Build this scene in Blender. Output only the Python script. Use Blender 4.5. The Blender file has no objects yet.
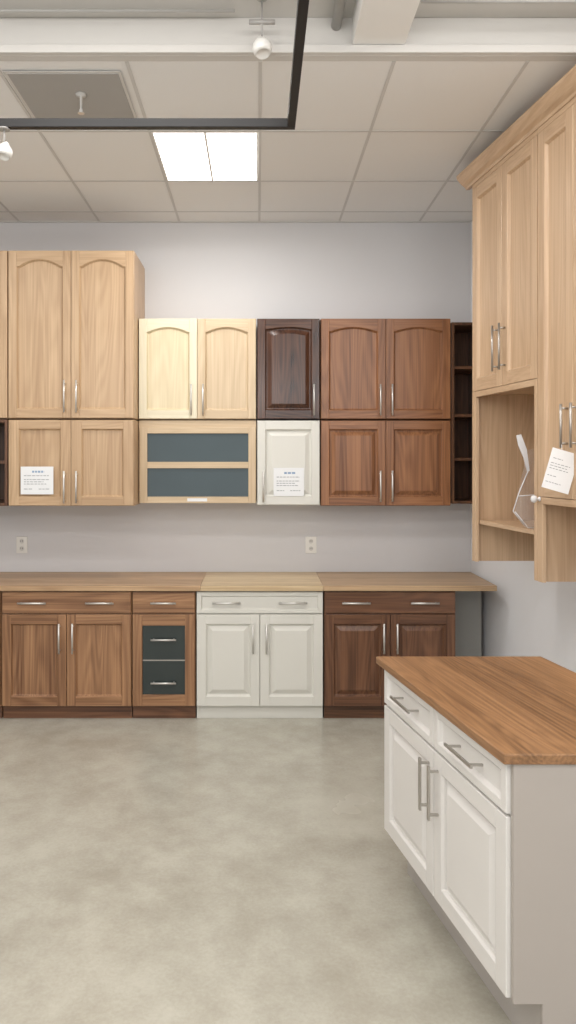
import bpy, bmesh, math, random
from mathutils import Vector
random.seed(4)
sc = bpy.context.scene
sc.view_settings.view_transform = 'Standard'
sc.view_settings.look = 'None'
COL = sc.collection

def lin(c):
    out = []
    for v in c:
        v = v/255.0
        out.append(v/12.92 if v <= 0.04045 else ((v+0.055)/1.055)**2.4)
    return (out[0], out[1], out[2], 1.0)

# ---------------------------------------------------------------- materials
MATS = {}
def base_mat(name):
    m = bpy.data.materials.new(name); m.use_nodes = True
    nt = m.node_tree
    b = nt.nodes['Principled BSDF']
    return m, nt, b

def N(nt, t, **kw):
    n = nt.nodes.new(t)
    for k, v in kw.items():
        setattr(n, k, v)
    return n

def wood(key, dark, light, axis='z', rough=0.33, ring=1.0, scale=1.0, planks=None):
    name = key + '_' + axis
    if name in MATS: return MATS[name]
    m, nt, b = base_mat(name)
    tc = N(nt, 'ShaderNodeTexCoord'); oi = N(nt, 'ShaderNodeObjectInfo')
    mul = N(nt, 'ShaderNodeMath', operation='MULTIPLY'); mul.inputs[1].default_value = 17.0
    nt.links.new(oi.outputs['Random'], mul.inputs[0])
    add = N(nt, 'ShaderNodeVectorMath', operation='ADD')
    nt.links.new(tc.outputs['Object'], add.inputs[0]); nt.links.new(mul.outputs[0], add.inputs[1])
    vec = add.outputs[0]
    if planks:
        sp = N(nt, 'ShaderNodeSeparateXYZ'); nt.links.new(vec, sp.inputs[0])
        ac = {'x': 'Y', 'y': 'X'}[axis]
        src = sp.outputs[ac]
        if axis == 'y':
            # staves follow the long edge of the out-of-square top
            k0 = N(nt, 'ShaderNodeMath', operation='MULTIPLY'); k0.inputs[1].default_value = 0.185
            nt.links.new(sp.outputs['Y'], k0.inputs[0])
            k1 = N(nt, 'ShaderNodeMath', operation='ADD'); nt.links.new(src, k1.inputs[0]); nt.links.new(k0.outputs[0], k1.inputs[1]); src = k1.outputs[0]
            cb = N(nt, 'ShaderNodeCombineXYZ'); nt.links.new(src, cb.inputs[0]); nt.links.new(sp.outputs['Y'], cb.inputs[1]); nt.links.new(sp.outputs['Z'], cb.inputs[2])
            vec = cb.outputs[0]
        d = N(nt, 'ShaderNodeMath', operation='DIVIDE'); d.inputs[1].default_value = planks
        fl = N(nt, 'ShaderNodeMath', operation='FLOOR')
        nt.links.new(src, d.inputs[0]); nt.links.new(d.outputs[0], fl.inputs[0])
        wn = N(nt, 'ShaderNodeTexWhiteNoise', noise_dimensions='1D'); nt.links.new(fl.outputs[0], wn.inputs['W'])
        m2 = N(nt, 'ShaderNodeVectorMath', operation='SCALE'); m2.inputs['Scale'].default_value = 5.0
        nt.links.new(wn.outputs['Color'], m2.inputs[0])
        a2 = N(nt, 'ShaderNodeVectorMath', operation='ADD')
        nt.links.new(vec, a2.inputs[0]); nt.links.new(m2.outputs[0], a2.inputs[1]); vec = a2.outputs[0]
    def mapping(s_long, s_cross):
        mp = N(nt, 'ShaderNodeMapping')
        s = [s_cross]*3; s['xyz'.index(axis)] = s_long
        mp.inputs['Scale'].default_value = s
        nt.links.new(vec, mp.inputs['Vector']); return mp.outputs[0]
    n1 = N(nt, 'ShaderNodeTexNoise'); n1.inputs['Scale'].default_value = 3.2*scale; n1.inputs['Detail'].default_value = 1.0
    n1.inputs['Distortion'].default_value = 0.15
    nt.links.new(mapping(0.17, 1.9), n1.inputs['Vector'])
    k = N(nt, 'ShaderNodeMath', operation='MULTIPLY'); k.inputs[1].default_value = 95.0*ring
    nt.links.new(n1.outputs['Fac'], k.inputs[0])
    s = N(nt, 'ShaderNodeMath', operation='SINE'); nt.links.new(k.outputs[0], s.inputs[0])
    r1 = N(nt, 'ShaderNodeMapRange'); r1.inputs['From Min'].default_value = -1; r1.inputs['From Max'].default_value = 1
    nt.links.new(s.outputs[0], r1.inputs['Value'])
    n2 = N(nt, 'ShaderNodeTexNoise'); n2.inputs['Scale'].default_value = 70; n2.inputs['Detail'].default_value = 5
    nt.links.new(mapping(0.02, 1.6), n2.inputs['Vector'])
    n3 = N(nt, 'ShaderNodeTexNoise'); n3.inputs['Scale'].default_value = 9; n3.inputs['Detail'].default_value = 3
    nt.links.new(mapping(0.06, 1.8), n3.inputs['Vector'])
    def mm(a, w):
        q = N(nt, 'ShaderNodeMath', operation='MULTIPLY'); q.inputs[1].default_value = w
        nt.links.new(a, q.inputs[0]); return q.outputs[0]
    def ad(a, c):
        q = N(nt, 'ShaderNodeMath', operation='ADD'); nt.links.new(a, q.inputs[0]); nt.links.new(c, q.inputs[1]); return q.outputs[0]
    f = ad(ad(mm(r1.outputs[0], 0.20), mm(n2.outputs['Fac'], 0.9)), mm(n3.outputs['Fac'], 0.85))
    if planks: f = ad(f, mm(wn.outputs['Value'], 0.22))
    else: f = ad(f, mm(oi.outputs['Random'], 0.12))
    mr = N(nt, 'ShaderNodeMapRange'); mr.inputs['From Min'].default_value = 0.66; mr.inputs['From Max'].default_value = 1.40
    nt.links.new(f, mr.inputs['Value'])
    mix = N(nt, 'ShaderNodeMix', data_type='RGBA')
    mix.inputs[6].default_value = lin(dark); mix.inputs[7].default_value = lin(light)
    nt.links.new(mr.outputs[0], mix.inputs[0]); nt.links.new(mix.outputs[2], b.inputs['Base Color'])
    b.inputs['Roughness'].default_value = rough
    MATS[name] = m; return m

def plain(key, c, rough=0.5, metal=0.0, emit=None, var=0.03, nscale=6.0, bump=0.0, bscale=80):
    if key in MATS: return MATS[key]
    m, nt, b = base_mat(key)
    tc = N(nt, 'ShaderNodeTexCoord')
    n = N(nt, 'ShaderNodeTexNoise'); n.inputs['Scale'].default_value = nscale; n.inputs['Detail'].default_value = 3
    nt.links.new(tc.outputs['Object'], n.inputs['Vector'])
    mix = N(nt, 'ShaderNodeMix', data_type='RGBA')
    a = lin(c)
    mix.inputs[6].default_value = tuple(max(0, x*(1-var)) for x in a[:3])+(1,)
    mix.inputs[7].default_value = tuple(min(1, x*(1+var)) for x in a[:3])+(1,)
    nt.links.new(n.outputs['Fac'], mix.inputs[0]); nt.links.new(mix.outputs[2], b.inputs['Base Color'])
    b.inputs['Roughness'].default_value = rough; b.inputs['Metallic'].default_value = metal
    if bump:
        n2 = N(nt, 'ShaderNodeTexNoise'); n2.inputs['Scale'].default_value = bscale; n2.inputs['Detail'].default_value = 3
        nt.links.new(tc.outputs['Object'], n2.inputs['Vector'])
        bp = N(nt, 'ShaderNodeBump'); bp.inputs['Strength'].default_value = bump; bp.inputs['Distance'].default_value = 0.01
        nt.links.new(n2.outputs['Fac'], bp.inputs['Height']); nt.links.new(bp.outputs[0], b.inputs['Normal'])
    if emit:
        b.inputs['Emission Color'].default_value = lin(emit[0]); b.inputs['Emission Strength'].default_value = emit[1]
    MATS[key] = m; return m

def concrete():
    m, nt, b = base_mat('polished_concrete')
    tc = N(nt, 'ShaderNodeTexCoord')
    def noise(sc_, det, dist=0.0, rgh=.6):
        n = N(nt, 'ShaderNodeTexNoise'); n.inputs['Scale'].default_value = sc_; n.inputs['Detail'].default_value = det
        n.inputs['Roughness'].default_value = rgh
        n.inputs['Distortion'].default_value = dist; nt.links.new(tc.outputs['Object'], n.inputs['Vector']); return n
    a = noise(1.5, 4, 0.3, .5); c = noise(7, 6, 0.0, .6); d = noise(70, 4)
    def lk(x, w):
        q = N(nt, 'ShaderNodeMath', operation='MULTIPLY'); q.inputs[1].default_value = w; nt.links.new(x.outputs['Fac'], q.inputs[0]); return q
    q1, q2, q3 = lk(a, .40), lk(c, .40), lk(d, .20)
    s1 = N(nt, 'ShaderNodeMath', operation='ADD'); nt.links.new(q1.outputs[0], s1.inputs[0]); nt.links.new(q2.outputs[0], s1.inputs[1])
    s2 = N(nt, 'ShaderNodeMath', operation='ADD'); nt.links.new(s1.outputs[0], s2.inputs[0]); nt.links.new(q3.outputs[0], s2.inputs[1])
    cr = N(nt, 'ShaderNodeValToRGB'); cr.color_ramp.interpolation = 'EASE'
    cr.color_ramp.elements[0].position = 0.30; cr.color_ramp.elements[0].color = lin((158, 153, 140))
    cr.color_ramp.elements[1].position = 0.70; cr.color_ramp.elements[1].color = lin((188, 185, 173))
    nt.links.new(s2.outputs[0], cr.inputs[0]); nt.links.new(cr.outputs[0], b.inputs['Base Color'])
    mr = N(nt, 'ShaderNodeMapRange'); mr.inputs['To Min'].default_value = 0.18; mr.inputs['To Max'].default_value = 0.32
    nt.links.new(a.outputs['Fac'], mr.inputs['Value']); nt.links.new(mr.outputs[0], b.inputs['Roughness'])
    return m

WOODS = {
 'maple':      ((170,138,105), (203,173,138)),
 'birch_pale': ((210,193,157), (229,215,183)),
 'birch':      ((190,165,132), (214,192,160)),
 'cream_frame':((218,208,180), (230,221,196)),
 'dark_walnut':((36,19,13), (96,61,43)),
 'shelf_brown':((60,38,26), (112,76,52)),
 'walnut':     ((98,59,36), (160,111,75)),
 'base_walnut':((106,70,46), (178,135,98)),
 'base_dark':  ((72,45,31), (130,90,64)),
 'wall_oak':   ((184,152,121), (211,182,150)),
}
def W(k, ax='z'):
    return wood(k, WOODS[k][0], WOODS[k][1], ax, rough=.22 if k=='dark_walnut' else .33)
white_back = plain('painted_white_warm', (216,214,206), 0.42, var=0.015)
white_right = plain('painted_white', (222,219,215), 0.4, var=0.015)
steel = plain('brushed_steel', (214,212,208), 0.34, 0.75)
nickel = plain('brushed_nickel', (180,175,169), 0.34, 0.85)
glass_dark = plain('smoked_glass', (74,86,90), 0.06, var=0.14, nscale=2.5)
glass_teal = plain('smoked_teal_glass', (50,58,57), 0.06, var=0.2, nscale=3)
paper = plain('paper', (232,233,234), 0.7, var=0.01)
ink = plain('printed_ink', (140,142,147), 0.7)
ink_blue = plain('printed_ink_blue', (136,160,188), 0.7)
interior_dark = plain('dark_interior', (44,32,26), 0.7)

# ---------------------------------------------------------------- geometry
class Basis:
    def __init__(s, O, U, V):
        s.O, s.U, s.V = Vector(O), Vector(U), Vector(V)
    def p(s, u, v, w): return s.O + s.U*u + s.V*v + Vector((0,0,w))
WORLD = Basis((0,0,0), (1,0,0), (0,1,0))

class MB:
    def __init__(s): s.v=[]; s.f=[]; s.m=[]; s.smooth=[]
    def add(s, vs, fs, mi=0, sm=False):
        o=len(s.v); s.v += [Vector(x) for x in vs]
        for f in fs: s.f.append([o+i for i in f]); s.m.append(mi); s.smooth.append(sm)
    def box(s, B, u0,u1,v0,v1,w0,w1, mi=0):
        vs=[B.p(u,v,w) for w in (w0,w1) for (u,v) in ((u0,v0),(u1,v0),(u1,v1),(u0,v1))]
        s.add(vs, [(0,1,2,3),(4,5,6,7),(0,1,5,4),(1,2,6,5),(2,3,7,6),(3,0,4,7)], mi)
    def prism(s, pts0, pts1, mi=0):
        n=len(pts0)
        s.add(list(pts0)+list(pts1), [tuple(range(n)), tuple(range(n,2*n))]+[(i,(i+1)%n,n+(i+1)%n,n+i) for i in range(n)], mi)
    def uw(s, B, pts, v0, v1, mi=0):
        s.prism([B.p(u,v0,w) for u,w in pts],[B.p(u,v1,w) for u,w in pts], mi)
    def vw(s, B, pts, u0, u1, mi=0):
        s.prism([B.p(u0,v,w) for v,w in pts],[B.p(u1,v,w) for v,w in pts], mi)
    def rings(s, rings, mi=0, cap0=False, cap1=True, sm=False):
        n=len(rings[0]); vs=[p for r in rings for p in r]; fs=[]
        for k in range(len(rings)-1):
            for i in range(n):
                j=(i+1)%n; fs.append((k*n+i,k*n+j,(k+1)*n+j,(k+1)*n+i))
        if cap1: fs.append(tuple(range((len(rings)-1)*n, len(rings)*n)))
        if cap0: fs.append(tuple(range(n)))
        s.add(vs, fs, mi, sm)
    def lathe(s, base, axis, prof, seg=20, mi=0):
        base=Vector(base); ax=Vector(axis).normalized()
        t=ax.orthogonal().normalized(); b=ax.cross(t)
        R=[[base+ax*h+(t*math.cos(2*math.pi*i/seg)+b*math.sin(2*math.pi*i/seg))*max(r,1e-4) for i in range(seg)] for r,h in prof]
        s.rings(R, mi, True, True, True)
    def cyl(s, p0, p1, r, mi=0, seg=14):
        p0=Vector(p0); p1=Vector(p1); L=(p1-p0).length
        s.lathe(p0, p1-p0, [(r,0),(r,L)], seg, mi)
    def tube(s, pts, r, seg=10, mi=0):
        pts=[Vector(p) for p in pts]; R=[]
        for i,p in enumerate(pts):
            d=(pts[min(i+1,len(pts)-1)]-pts[max(i-1,0)]).normalized()
            t=Vector((0,1,0)); b=d.cross(t).normalized(); t=b.cross(d)
            R.append([p+(t*math.cos(2*math.pi*k/seg)+b*math.sin(2*math.pi*k/seg))*r for k in range(seg)])
        s.rings(R, mi, True, True, True)
    def make(s, name, parent, mats, origin=None, bevel=0.0, label=None):
        if origin is None:
            lo=Vector([min(v[i] for v in s.v) for i in range(3)]); hi=Vector([max(v[i] for v in s.v) for i in range(3)])
            origin=(lo+hi)/2; origin.z=lo.z
        origin=Vector(origin)
        me=bpy.data.meshes.new(name)
        me.from_pydata([v-origin for v in s.v], [], s.f)
        for m in mats: me.materials.append(m)
        for p,mi,sm in zip(me.polygons, s.m, s.smooth): p.material_index=mi; p.use_smooth=sm and len(p.vertices)==4
        bm=bmesh.new(); bm.from_mesh(me); bmesh.ops.recalc_face_normals(bm, faces=bm.faces); bm.to_mesh(me); bm.free()
        ob=bpy.data.objects.new(name, me); COL.objects.link(ob)
        ob["_o"]=list(origin)
        if parent is not None:
            ob.parent=parent; ob.location=origin-Vector(parent["_o"])
        else: ob.location=origin
        if bevel:
            md=ob.modifiers.new('edge','BEVEL'); md.width=bevel; md.segments=2; md.limit_method='ANGLE'; md.angle_limit=math.radians(40)
        if label: ob["label"]=label
        return ob

def thing(name, origin, label, cat, group=None):
    e=bpy.data.objects.new(name, None); COL.objects.link(e); e.empty_display_size=0.1
    e.location=Vector(origin); e["_o"]=list(origin); e["label"]=label; e["category"]=cat
    if group: e["group"]=group
    return e
def tag_thing(o, label, cat, group=None):
    o["label"]=label; o["category"]=cat
    if group: o["group"]=group
    return o
def structure(o): o["kind"]="structure"; return o

def contour(u0,u1,w0,ws,arch,i,n=18):
    a,b=u0+i,u1-i
    pts=[(a,w0+i),(b,w0+i)]
    if arch<=0: return pts+[(b,ws-i),(a,ws-i)]
    for k in range(n+1):
        x=1-2*k/n
        h=max(0.0,1-(x/0.93)**2)
        pts.append(((a+b)/2+x*(b-a)/2, ws-i+arch*h))
    return pts

def front(B,name,parent,mats,u0,u1,w0,w1,t=0.02,stile=0.055,rail=0.06,arch=0.0,style='raised',v0=0.0,label=None,glass=None,mid=None,pm=0):
    """framed door / drawer front; mats=(vertical grain, horizontal grain, optional panel)"""
    mb=MB()
    a,b,c=u0+stile,u1-stile,w0+rail; top=w1-rail; ws=top-arch
    mb.box(B,u0,a,v0,v0+t,w0,w1,0); mb.box(B,b,u1,v0,v0+t,w0,w1,0)
    mb.box(B,a,b,v0,v0+t,w0,c,1)
    top_line=contour(a,b,c,ws,arch,0)[2:]
    mb.uw(B,[(b,w1),(a,w1)]+list(reversed(top_line)),v0,v0+t,1)
    if glass is None:
        if style=='raised': prof=[(0,t*.97),(.007,t*.55),(.007,t*.15),(.015,t*.15),(.015+min(.03,(b-a)*.14),t*.9)]
        elif style=='small': prof=[(0,t*.97),(.005,t*.5)]
        else: prof=[(0,t*.97),(.004,t*.7),(.009,t*.2)]
        R=[[B.p(u,v0+v,w) for u,w in contour(a,b,c,ws,arch,i)] for i,v in prof]
        mb.rings(R,pm)
    if mid:
        mb.box(B,a,b,v0,v0+t,(c+top)/2-mid/2,(c+top)/2+mid/2,1)
    ob=mb.make(name,parent,mats,bevel=0.0022,label=label)
    if glass is not None:
        spans=[(c,top)] if not mid else [(c,(c+top)/2-mid/2),((c+top)/2+mid/2,top)]
        for s0,s1 in spans:
            g=MB(); g.box(B,a+.0005,b-.0005,v0+t*.15,v0+t*.4,s0+.0005,s1-.0005)
            g.make('glass_pane',ob,[glass],label='dark smoked glass pane')
    return ob

def pull(B,parent,u,w,L,vert=True,v0=0.02,r=0.0065,out=0.03,square=False,mat=None,label=None):
    mb=MB(); h=L/2
    if vert: e=[(u,w-h),(u,w+h)]; q=[(u,w-h*.8),(u,w+h*.8)]
    else: e=[(u-h,w),(u+h,w)]; q=[(u-h*.8,w),(u+h*.8,w)]
    if square:
        if vert: mb.box(B,u-r,u+r,v0+out-.004,v0+out+.004,w-h,w+h)
        else: mb.box(B,u-h,u+h,v0+out-.004,v0+out+.004,w-r,w+r)
        for a,c in q: mb.box(B,a-r*.75,a+r*.75,v0-.0005,v0+out-.003,c-r*.75,c+r*.75)
        return mb.make('handle',parent,[mat or steel],bevel=.001,label=label)
    mb.cyl(B.p(e[0][0],v0+out,e[0][1]),B.p(e[1][0],v0+out,e[1][1]),r)
    for a,c in q: mb.cyl(B.p(a,v0-.0005,c),B.p(a,v0+out,c),r*.8)
    return mb.make('handle',parent,[mat or steel],label=label)

def carcass(B,parent,u0,u1,w0,w1,depth,mat,name='body'):
    mb=MB(); mb.box(B,u0,u1,-depth,0,w0,w1); return mb.make(name,parent,[mat],bevel=0.002)

# ---------------------------------------------------------------- room shell
SK=0.14
YB=5.6
def wall_x(y): return 1.6+SK*(YB-y)
ZC=3.534; ZU=3.70; YS=3.34
wallm=plain('wall_paint',(209,208,209),0.85,var=0.012,nscale=1.5)
wallr=plain('side_wall_paint',(230,230,232),0.85,var=0.012,nscale=1.5)
m=MB(); m.box(WORLD,-3.7,2.9,-2.6,5.75,-0.1,0); structure(m.make('floor',None,[concrete()]))
m=MB(); m.box(WORLD,-3.7,2.0,YB,5.75,0,3.75); structure(m.make('wall_back',None,[wallm]))
m=MB(); yb=-2.6
m.prism([Vector(p) for p in ((1.6,YB,0),(wall_x(yb),yb,0),(wall_x(yb)+.12,yb,0),(1.72,YB,0))],
        [Vector(p) for p in ((1.6,YB,3.75),(wall_x(yb),yb,3.75),(wall_x(yb)+.12,yb,3.75),(1.72,YB,3.75))])
structure(m.make('wall_right',None,[wallr]))
m=MB(); m.box(WORLD,-3.7,-3.58,-2.6,YB,0,3.75); structure(m.make('wall_left',None,[wallm]))
tile=plain('ceiling_tile',(233,232,230),0.9,var=0.015,nscale=1.2,bump=0.1,bscale=120)
m=MB()
m.box(WORLD,-3.58,-0.59,YS,YB,ZC,ZC+.1); m.box(WORLD,0.01,1.93,YS,YB,ZC,ZC+.1)
m.box(WORLD,-0.59,0.01,YS,4.05,ZC,ZC+.1); m.box(WORLD,-0.59,0.01,4.775,YB,ZC,ZC+.1)
m.box(WORLD,-0.59,0.01,4.05,4.775,ZC+.06,ZC+.1)
structure(m.make('ceiling',None,[tile]))
m=MB(); m.box(WORLD,-3.58,2.7,-2.6,YS,ZU,ZU+.1); structure(m.make('ceiling_open',None,[plain('raw_ceiling',(200,197,192),0.9,var=.04)]))
m=MB(); gx=[0.01+0.6*k for k in range(-5,4)]
for x in gx:
    if x < -3.5 or x>1.85: continue
    y1=YB
    if x>1.6: y1=YB-(x-1.6)/SK-.02
    m.box(WORLD,x-.008,x+.008,YS,y1,ZC-.003,ZC-.0005)
for y in (4.05,4.775,5.36):
    m.box(WORLD,-3.58,wall_x(y),y-.008,y+.008,ZC-.0035,ZC-.001)
m.box(WORLD,-3.58,1.6,YB-.02,YB,ZC-.005,ZC)
structure(m.make('trim_1',None,[plain('grid_metal',(205,203,200),0.6,var=.01)]))
m=MB(); m.box(WORLD,-3.58,wall_x(YS),YS-.05,YS,ZC-.002,ZU); m.box(WORLD,-3.58,wall_x(YS),YS-.075,YS-.05,ZC-.002,ZC+.033)
structure(m.make('trim_2',None,[plain('fascia_paint',(206,203,198),0.8,var=.01)],bevel=.003))
m=MB(); m.box(WORLD,0.415,0.645,0.4,YS-.051,3.569,ZU-.001)
structure(m.make('trim_3',None,[plain('beam_paint',(232,230,226),0.8,var=.01)],bevel=.004))

# ---------------------------------------------------------------- back base cabinets
BB=Basis((0,5.02,0),(1,0,0),(0,-1,0))
DB=0.575
def base_cab(label,u0,u1,kind,woodk=None,paint=None,glassdoor=False):
    t=thing('base_cabinet',(0.5*(u0+u1),5.3,0),label,'cabinet','base cabinets along the back wall')
    mv=paint or W(woodk,'z'); mh=paint or W(woodk,'x')
    mb=MB(); mb.box(BB,u0,u1,-DB,0,0.087,0.868); mb.make('body',t,[mv],bevel=.002)
    mb=MB(); mb.box(BB,u0+.001,u1-.001,-.035,-.018,0,0.0868)
    mb.make('toe_kick',t,[paint or W('shelf_brown' if woodk=='base_dark' else 'base_dark','x')])
    g=.004
    if paint:
        d=front(BB,'drawer',t,(mv,mh),u0+g,u1-g,.716,.858,stile=.03,rail=.026,style='small')
    else:
        mb=MB(); mb.box(BB,u0+g,u1-g,0,.02,.716,.858); d=mb.make('drawer',t,[mh],bevel=.004)
    L=.19
    if u1-u0>.6:
        for uu in (u0+.24*(u1-u0),u1-.24*(u1-u0)): pull(BB,d,uu,.787,L,False,v0=.02 if not paint else .0095,out=.026 if not paint else .036)
    else: pull(BB,d,(u0+u1)/2,.787,L*.9,False,out=.026)
    if glassdoor:
        dd=front(BB,'door',t,(mv,mh),u0+g,u1-g,.093,.708,stile=.065,rail=.075,glass=glass_teal)
        mb=MB(); mb.box(BB,u0+.07,u1-.07,.0082,.0105,.394,.402); mb.make('divider',dd,[nickel],label='thin metal strip across the glass')
        for ww in (.54,.25): pull(BB,dd,(u0+u1)/2,ww,.17,False,v0=.0075,out=.03,label='slim steel handle across the glass')
    else:
        um=(u0+u1)/2
        for a,b,hu in ((u0+g,um-.002,um-.045),(um+.002,u1-g,um+.045)):
            dd=front(BB,'door',t,(mv,mh),a,b,.093,.708,stile=.06,rail=.065,style='raised' if paint or woodk=='base_dark' else 'flat')
            pull(BB,dd,hu,.55,.2,True,out=.026)
    return t
base_cab('brown walnut base cabinet with drawer, partly out of view',-2.6,-1.729,0,'base_walnut')
base_cab('brown walnut base cabinet with wide drawer and two doors',-1.722,-.85,0,'base_walnut')
base_cab('narrow walnut base cabinet with smoked glass door',-.846,-.421,0,'base_walnut',glassdoor=True)
base_cab('cream white base cabinet with raised panel doors',-.414,.438,0,paint=white_back)
base_cab('dark walnut base cabinet with wide drawer and two doors',.446,1.329,0,'base_dark')

def wtop(key,dark,light): return wood(key,dark,light,'x',0.4,0.9,1.0,planks=.11)
tops=[(-2.62,-.386,wtop('top_oak',(140,108,78),(196,164,128)),'medium brown oak worktop over walnut base cabinets'),
      (-.385,.435,wtop('top_birch',(180,154,118),(214,192,156)),'pale birch worktop over cream white cabinet'),
      (.436,1.597,wtop('top_ash',(146,116,88),(196,166,130)),'brown wood worktop over dark walnut cabinet')]
for a,b,mt,lb in tops:
    m=MB(); m.box(WORLD,a,b,4.975,5.598,.869,.905); tag_thing(m.make('worktop',None,[mt],bevel=.003),lb,'worktop','back wall worktops')
m=MB(); m.box(WORLD,1.345,1.59,5.30,5.32,0,.868); tag_thing(m.make('support_panel',None,[plain('grey_panel',(150,150,146),.7)],bevel=.002),'plain grey panel holding up the worktop end','panel')

# ---------------------------------------------------------------- back wall cabinets
BT=Basis((0,5.12,0),(1,0,0),(0,-1,0)); DT=.478
BU=Basis((0,5.29,0),(1,0,0),(0,-1,0)); DU=.308
GW='wall cabinets on the back wall'
def upper(B,D,u0,u1,w0,w1,woodk=None,paint=None,doors=2,arch=0.0,label='',style='flat',hz=None,hside='in',kinds=None,Lh=.22,stile=.055,frames=None):
    t=thing('wall_cabinet',((u0+u1)/2,B.O.y+D/2,w0),label,'cabinet',GW)
    mv=paint or W(woodk,'z')
    carcass(B,t,u0,u1,w0,w1,D,mv)
    g=.003
    n=doors
    for i in range(n):
        a=u0+g+(u1-u0-2*g)*i/n+(.0015 if i else 0); b=u0+g+(u1-u0-2*g)*(i+1)/n-(.0015 if i<n-1 else 0)
        k=kinds[i] if kinds else woodk; fk=frames[i] if frames else k
        if paint: mats=(paint,paint,paint)
        else: mats=(W(fk,'z'),W(fk,'x'),W(k,'z'))
        d=front(B,'door',t,mats,a,b,w0+.004,w1-.004,arch=arch,style=style,stile=stile,pm=2)
        if n==2: hu=b-.04 if i==0 else a+.04
        else: hu=b-.04 if hside=='r' else a+.04
        pull(B,d,hu,hz,Lh,True,out=.028,r=.0062)
    return t
upper(BT,DT,-2.58,-1.715,2.03,3.183,'maple',label='tall light maple wall cabinet, partly out of view',arch=.05,hz=2.18)
upper(BT,DT,-1.711,-.85,2.03,3.183,'maple',label='tall light maple wall cabinet with arched door panels',arch=.05,hz=2.18)
upper(BT,DT,-1.711,-.85,1.43,2.022,'maple',label='light maple wall cabinet with two square doors',hz=1.56,stile=.07)
upper(BU,DU,-.846,-.013,2.034,2.749,'birch',kinds=['birch_pale','birch'],frames=['cream_frame','birch'],label='pale birch wall cabinet with two arched doors',arch=.035,hz=2.17)
upper(BU,DU,-.006,.438,2.034,2.749,'dark_walnut',doors=1,hside='r',label='very dark walnut wall cabinet with raised panel door',style='raised',arch=.015,hz=2.17)
upper(BU,DU,.445,1.365,2.034,2.749,'walnut',label='brown walnut wall cabinet with two arched doors',arch=.03,hz=2.17)
upper(BU,DU,-.006,.438,1.425,2.026,paint=white_back,doors=1,hside='l',label='white wall cabinet with raised panel door',style='raised',hz=1.56)
upper(BU,DU,.445,1.365,1.42,2.026,'walnut',label='brown walnut wall cabinet with two square doors',style='raised',hz=1.56)
t=thing('wall_cabinet',(-.43,5.44,1.44),'pale birch flip-up cabinet with two smoked glass panes','cabinet',GW)
mb=MB(); u0,u1,w0,w1=-.846,-.013,1.44,2.026
mb.box(BU,u0,u1,-DU,0,w0,w0+.018); mb.box(BU,u0,u1,-DU,0,w1-.05,w1); mb.box(BU,u0,u0+.018,-DU,0,w0+.018,w1-.05); mb.box(BU,u1-.018,u1,-DU,0,w0+.018,w1-.05); mb.box(BU,u0+.018,u1-.018,-DU,-DU+.01,w0+.018,w1-.05)
mb.make('body',t,[W('birch','x')],bevel=.0015)
d=front(BU,'door',t,(W('birch','z'),W('birch','x')),u0+.01,u1-.003,w0,1.978,stile=.052,rail=.045,glass=glass_dark,mid=.045)
mb=MB(); mb.box(BU,-.50,-.36,.0202,.0214,w0+.012,w0+.034); mb.make('sticker',d,[paper],label='small white printed sticker on the rail')
def open_unit(B,D,u0,u1,w0,w1,shelves,mat,label):
    t=thing('shelf_unit',((u0+u1)/2,B.O.y+D/2,w0),label,'shelf',GW)
    mb=MB(); th=.02
    mb.box(B,u0,u0+th,-D,0.018,w0,w1); mb.box(B,u1-th,u1,-D,0.018,w0,w1)
    mb.box(B,u0+th,u1-th,-D,0.018,w0,w0+th); mb.box(B,u0+th,u1-th,-D,.018,w1-th,w1); mb.box(B,u0+th,u1-th,-D,-D+.008,w0+th,w1-th)
    mb.make('body',t,[mat],bevel=.0015)
    for z in shelves:
        s=MB(); s.box(B,u0+th,u1-th,-D+.008,.01,z,z+.02); s.make('shelf',t,[mat],bevel=.0015)
open_unit(BU,DU,1.37,1.598,1.435,2.72,(1.74,2.05,2.39),W('shelf_brown','z'),'narrow dark walnut open shelf unit at wall corner')
open_unit(BT,DT,-2.2,-1.716,1.43,2.022,(1.72,),W('shelf_brown','z'),'dark open shelf unit under tall maple cabinet')

# ---------------------------------------------------------------- side wall cabinets
BR=Basis((1.2866,4.41,0),(SK,-1,0),(-1,0,0)); DR=.478
GS='oak wall cabinets on the side wall'
def side_unit(u0,u1,wd,label,hz,Lh,stileu,shelf=None):
    o=BR.p((u0+u1)/2,-DR/2,1.15)
    t=thing('wall_cabinet',o,label,'cabinet',GS)
    mv,mh=W('wall_oak','z'),W('wall_oak','y')
    mb=MB(); th=.02
    mb.box(BR,u0,u0+th,-DR,0,1.15,3.37); mb.box(BR,u1-th,u1,-DR,0,1.15,3.37)
    mb.box(BR,u0+th,u1-th,-DR,-DR+.01,1.15,3.37)
    mb.box(BR,u0+th,u1-th,-DR+.01,0,3.35,3.37); mb.box(BR,u0+th,u1-th,-DR+.01,0,wd-.02,wd)
    mb.box(BR,u0,u0+stileu,0,.019,1.15,wd-.002); mb.box(BR,u1-.03,u1,0,.019,1.15,wd-.002)
    mb.box(BR,u0+stileu,u1-.03,0,.019,wd-.035,wd-.002,1)
    mb.box(BR,u0,u1,0,.019,3.345,3.37,1)
    mb.make('body',t,[mv,mh],bevel=.0015)
    um=(u0+u1)/2
    for a,b,hu in ((u0+.004,um-.0015,um-.04),(um+.0015,u1-.004,um+.04)):
        d=front(BR,'door',t,(mv,mh),a,b,wd,3.343,stile=.06,rail=.07,style='flat')
        pull(BR,d,hu,hz,Lh,True,out=.032,r=.0062,mat=nickel)
    if shelf:
        s=MB(); s.box(BR,u0+th,u1-th,-DR+.01,-.005,shelf-.022,shelf); s.make('shelf',t,[mh],bevel=.002)
    return t
side_unit(0,.748,2.148,'light oak wall cabinet with two doors above open niche',2.355,.25,.05,1.392)
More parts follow.
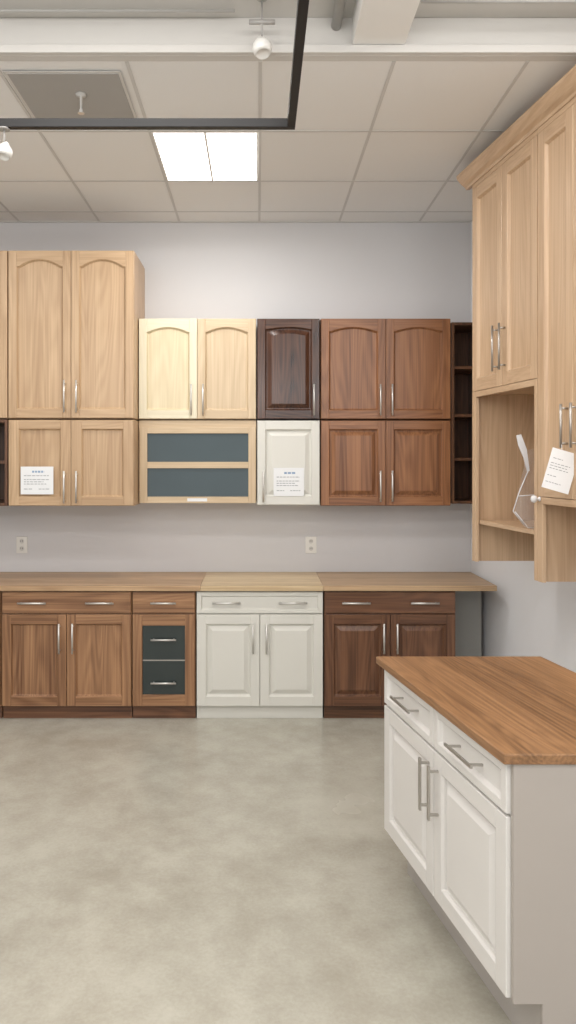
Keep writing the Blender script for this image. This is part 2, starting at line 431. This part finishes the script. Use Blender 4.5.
side_unit(.752,1.37,1.567,'light oak tall wall cabinet with long doors',1.9,.2,.045)
m=MB(); prof=[(.0,3.371),(.022,3.371),(.03,3.385),(.05,3.40),(.075,3.43),(.08,3.44),(.08,3.455),(-DR+.02,3.455),(-DR+.02,3.44),(0,3.44)]
m.vw(BR,prof,-.08,1.42)
tag_thing(m.make('crown_molding',None,[W('wall_oak','y')],bevel=.002),'light oak crown molding along the cabinet tops','molding')

# ---------------------------------------------------------------- near base cabinet
SB=.185
BI=Basis((.552,3.15,0),(SB,-1,0),(-1,0,0)); DI=.64
t=thing('base_cabinet',BI.p(.5,-DI/2,0),'white painted base cabinet with two drawers and doors','cabinet')
mb=MB(); mb.box(BI,0,1.0,-DI,0,.185,.874); mb.box(BI,.0,.99,-DI,-.09,0,.185); mb.make('body',t,[white_right],bevel=.002)
mb=MB(); mb.box(BI,.002,.998,-.0898,-.08,0,.183); mb.make('toe_kick',t,[plain('kick_grey',(178,172,166),.5)])
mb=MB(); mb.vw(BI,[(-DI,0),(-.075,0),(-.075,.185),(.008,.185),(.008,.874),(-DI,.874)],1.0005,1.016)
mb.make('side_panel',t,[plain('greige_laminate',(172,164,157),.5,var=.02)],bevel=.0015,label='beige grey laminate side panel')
for i,(a,b) in enumerate(((.004,.497),(.503,.997))):
    dr=front(BI,'drawer',t,(white_right,white_right),a,b,.722,.866,stile=.03,rail=.028,style='flat')
    pull(BI,dr,(a+b)/2,.794,.19,False,v0=.004,out=.044,r=.005,mat=nickel,square=True)
    d=front(BI,'door',t,(white_right,white_right),a,b,.19,.712,stile=.06,rail=.06,style='raised')
    pull(BI,d,(b-.035) if i==0 else (a+.035),.577,.19,True,out=.034,r=.0058,mat=nickel,square=True)
m=MB(); m.box(BI,-.04,1.025,-.667,.04,.8745,.905)
tag_thing(m.make('worktop',None,[wood('top_acacia',(98,68,44),(162,121,84),'y',0.35,1.0,1.5,planks=.13)],bevel=.004),'warm brown wood worktop on white base cabinet','worktop')

# ---------------------------------------------------------------- tags
def tag(B,u0,u1,w0,w1,v,label):
    mb=MB(); mb.box(B,u0,u1,v,v+.0012,w0,w1)
    o=tag_thing(mb.make('price_tag',None,[paper]),label,'tag','price tags')
    tx=MB(); H=w1-w0; Wd=u1-u0
    rows=[(.78,.35,.72,1),(.66,.10,.86,0),(.52,.10,.86,0),(.44,.10,.7,0),(.36,.10,.8,0),(.18,.10,.35,0),(.18,.55,.88,0)]
    for h,a,b,mi in rows:
        hh=.07*H if mi else .022*H
        x=a
        while x<b:
            l=random.uniform(.05,.12); e=min(b,x+l)
            tx.box(B,u0+x*Wd,u0+e*Wd,v+.0013,v+.0016,w0+h*H,w0+h*H+hh,mi); x=e+.025
    tx.make('printed_text',o,[ink,ink_blue])
    return o
tag(BT,-1.624,-1.40,1.51,1.70,.0215,'white printed price tag on maple cabinet door')
tag(BU,.11,.325,1.49,1.69,.0215,'white printed price tag on white cabinet door')
BH=Basis((1.29,3.345,0),(.99,-.02,0),(0,-1,0))
th=.0015
def rot(pu,pw,ang=math.radians(-16),c=(.075,1.785)):
    du,dw=pu-c[0],pw-c[1]
    return (c[0]+du*math.cos(ang)-dw*math.sin(ang), c[1]+du*math.sin(ang)+dw*math.cos(ang))
mb=MB()
mb.uw(BH,[rot(*p) for p in ((.03,1.605),(.155,1.605),(.155,1.79),(.03,1.79))],0,th)
o=tag_thing(mb.make('price_tag',None,[paper]),'white printed price tag hanging from oak cabinet handle','tag','price tags')
tx=MB()
for z,a,b in ((1.745,.045,.09),(1.722,.04,.13),(1.710,.04,.12),(1.698,.04,.128),(1.665,.04,.08),(1.635,.04,.11)):
    x=a
    while x<b:
        e=min(b,x+random.uniform(.008,.016)); tx.uw(BH,[rot(*p) for p in ((x,z),(e,z),(e,z+.0026),(x,z+.0026))],th+.0003,th+.0006); x=e+.004
tx.make('printed_text',o,[ink])
st=MB(); st.cyl(BH.p(.075,.0007,1.785),(1.374,3.372,1.815),.0012); st.make('string',o,[paper])

# ---------------------------------------------------------------- acrylic leaflet holder in niche
acr=plain('white_acrylic',(232,232,234),.2)
m_,nt_,b_=base_mat('clear_acrylic'); b_.inputs['Base Color'].default_value=(.75,.77,.8,1); b_.inputs['Roughness'].default_value=.05; b_.inputs['Alpha'].default_value=.08
BL=Basis((1.34,3.86,0),(1,0,0),(0,-1,0))
t=thing('leaflet_holder',(1.40,3.86,1.3925),'clear angular acrylic leaflet holder with thin white edge','holder')
mb=MB()
mb.uw(BL,[(.045,1.394),(.125,1.394),(.125,1.80),(.06,1.80),(.012,1.60),(-.02,1.48)],0,.003)
mb.uw(BL,[(.045,1.394),(.125,1.394),(.125,1.57),(-.0,1.56),(-.02,1.48)],.035,.038)
mb.box(BL,.045,.125,.003,.035,1.3935,1.397)
mb.make('body',t,[m_])
mb=MB()
mb.uw(BL,[(-.004,1.872),(.020,1.878),(.050,1.80),(.064,1.69),(.053,1.682),(.032,1.76),(.006,1.82)],.004,.009)
mb.tube([BL.p(a,.006,b) for a,b in ((.058,1.69),(.012,1.58),(-.02,1.48),(.045,1.3975))],.0026)
mb.tube([BL.p(a,.036,b) for a,b in ((.0,1.56),(.06,1.565),(.125,1.57))],.0022)
mb.tube([BL.p(a,.036,b) for a,b in ((-.02,1.48),(.045,1.3975),(.122,1.3975))],.0022)
mb.make('rim',t,[acr])
hp=BR.p(.775,.0195,1.555)
m=MB(); m.lathe(hp,(-1,0,0),[(.012,0),(.012,.004),(.006,.008),(.006,.014),(.016,.02),(.019,.03),(.015,.04),(.004,.045)],20)
tag_thing(m.make('knob',None,[acr]),'small white rounded knob on oak cabinet edge','knob')

# ---------------------------------------------------------------- outlets
for x in (-1.774,.398):
    t=thing('wall_outlet',(x,5.595,1.045),'white double electrical outlet on painted wall','outlet','wall outlets')
    mb=MB(); mb.box(WORLD,x-.042,x+.042,5.593,5.5995,1.045,1.17); mb.make('cover_plate',t,[plain('outlet_white',(228,226,220),.4)],bevel=.003)
    for z in (1.08,1.135):
        mb=MB(); mb.lathe((x,5.593,z),(0,-1,0),[(.017,0),(.016,.002)],20); mb.box(WORLD,x-.008,x-.005,5.5905,5.591,z-.004,z+.008,1); mb.box(WORLD,x+.005,x+.008,5.5905,5.591,z-.004,z+.008,1)
        mb.make('socket',t,[plain('outlet_face',(205,203,198),.4),interior_dark])

# ---------------------------------------------------------------- ceiling fittings
t=thing('ceiling_light',(-.29,4.42,ZC-.01),'square recessed ceiling light with two bright panels','light')
mb=MB(); y0,y1=4.05,4.775; fr=plain('light_frame',(238,237,234),.5)
mb.box(WORLD,-.581,.001,y0+.009,y0+.018,ZC-.004,ZC+.05); mb.box(WORLD,-.581,.001,y1-.018,y1-.009,ZC-.004,ZC+.05)
mb.box(WORLD,-.581,-.572,y0+.018,y1-.018,ZC-.004,ZC+.05); mb.box(WORLD,-.008,.001,y0+.018,y1-.018,ZC-.004,ZC+.05)
mb.box(WORLD,-.297,-.283,y0+.018,y1-.018,ZC-.004,ZC+.05)
mb.make('frame',t,[fr])
em=plain('light_diffuser',(255,255,255),.5,emit=((255,254,250),5.0))
for a,b in ((-.5715,-.2975),(-.2825,-.0085)):
    mb=MB(); mb.box(WORLD,a,b,y0+.0185,y1-.0185,ZC-.002,ZC+.01); mb.make('diffuser',t,[em],label='glowing white diffuser panel')
m=MB(); m.box(WORLD,-1.155,-.645,3.43,3.93,ZC-.012,ZC-.007); m.box(WORLD,-1.17,-.63,3.415,3.945,ZC-.009,ZC-.0066,1)
tag_thing(m.make('ceiling_access_panel',None,[plain('panel_grey',(166,164,161),.7,var=.02),plain('panel_rim',(206,204,200),.6)]),'flat grey square access panel in ceiling','panel')
t=thing('ceiling_sprinkler',(-.86,3.62,3.44),'small white sprinkler head hanging below grey panel','sprinkler')
mb=MB(); mb.lathe((-.86,3.62,ZC-.0125),(0,0,-1),[(.028,0),(.024,.008),(.006,.014),(.005,.07),(.009,.075),(.009,.09)],20); mb.make('body',t,[plain('sprinkler_metal',(190,188,184),.4)])
mb=MB(); mb.lathe((-.86,3.62,ZC-.103),(0,0,-1),[(.016,0),(.016,.003)],20); mb.make('deflector',t,[steel])

black=plain('black_metal',(26,24,24),.5)
t=thing('hanging_track',(-.9,3.01,3.08),'black rectangular metal track frame hanging from ceiling','track')
mb=MB(); mb.box(WORLD,-2.6,.15,2.995,3.025,3.085,3.12); mb.box(WORLD,.118,.15,.9,2.995,3.085,3.12); mb.make('rail',t,[black],bevel=.002)
for x,y in ((-2.4,3.01),(.134,1.1)):
    mb=MB(); mb.cyl((x,y,3.12),(x,y,ZU),.005); mb.make('hanger_rod',t,[steel])

def spot(x,y,ztop,zhead,label,bar=True,r=.042,tilt=(0.15,-.25,-1)):
    t=thing('spotlight',(x,y,zhead),label,'spotlight','spotlights')
    mb=MB(); mb.cyl((x,y,ztop),(x,y,zhead+r*.9),.004); mb.lathe((x,y,ztop),(0,0,-1),[(.022,0),(.022,.006)],18)
    if bar: mb.cyl((x-.055,y,zhead+.11),(x+.055,y,zhead+.11),.010)
    mb.make('mount',t,[plain('mount_grey',(160,157,153),.4)])
    ax=Vector(tilt).normalized(); mb=MB()
    prof=[(.008,-r*1.35),(.012,-r*1.2),(r*.6,-r*.8),(r*.9,-r*.4),(r,.0),(r*.92,r*.42),(r*.72,r*.74),(r*.68,r*.68),(.001,r*.6)]
    mb.lathe((x,y,zhead),ax,prof,22); mb.make('lamp_head',t,[plain('lamp_white',(222,220,215),.35)])
spot(.017,3.15,ZU-.001,3.487,'round white spotlight head on short ceiling stem')
spot(.15,2.95,ZU-.001,3.61,'white spotlight beside black track, high up',bar=False,r=.034)
spot(-1.025,3.01,3.0845,2.99,'white spotlight clipped below black track',bar=False,r=.033,tilt=(-.1,-.3,-1))
for (p0,p1,r,lb) in (((.345,1.0,3.66),(.345,3.288,3.66),.022,'grey metal conduit pipe beside ceiling beam'),((.68,3.1,3.655),(2.0,3.1,3.655),.009,'thin grey conduit pipe running across open ceiling'),((-3.5,3.2,3.675),(-.1,3.2,3.675),.007,'thin light grey conduit pipe running across open ceiling')):
    m=MB(); m.cyl(p0,p1,r); tag_thing(m.make('conduit_pipe',None,[plain('conduit_grey',(176,174,170),.4,.1)]),lb,'pipe','ceiling conduits')

# ---------------------------------------------------------------- light
def area(loc,sx,sy,e,col=(1,.985,.965),rot=(0,0,0)):
    l=bpy.data.lights.new('ceiling_or_fill_light','AREA'); l.shape='RECTANGLE'; l.size=sx; l.size_y=sy; l.energy=e; l.color=col
    o=bpy.data.objects.new('ceiling_or_fill_light',l); o.location=loc; o.rotation_euler=rot; COL.objects.link(o); return o
area((-.29,4.42,ZC-.02),.55,.65,17)
for x in (-2.4,-.6,1.2):
    for y in (2.4,.2,-1.6):
        area((x,y,ZU-.02),1.2,.5,20)
area((-2.5,4.3,ZC-.02),.6,.6,11)
# added, unseen fill lights behind the viewer, aimed up to brighten the ceiling
for x in (-1.9,-.2,1.4):
    area((x,-.6,2.7),1.2,.3,32,rot=(math.radians(180-28),0,0))
w=bpy.data.worlds.new('World'); sc.world=w; w.use_nodes=True
bg=w.node_tree.nodes['Background']; bg.inputs[0].default_value=(.985,.99,1,1); bg.inputs[1].default_value=1.1

cam=bpy.data.cameras.new('Camera'); co=bpy.data.objects.new('Camera',cam); COL.objects.link(co)
co.location=(0,0,1.745); co.rotation_euler=(math.radians(90),0,0)
cam.sensor_fit='VERTICAL'; cam.sensor_height=36; cam.lens=745/1024*36
cam.shift_x=30/1024; cam.shift_y=-52/1024; cam.clip_start=.05
sc.camera=co
for o in bpy.data.objects:
    if "_o" in o: del o["_o"]
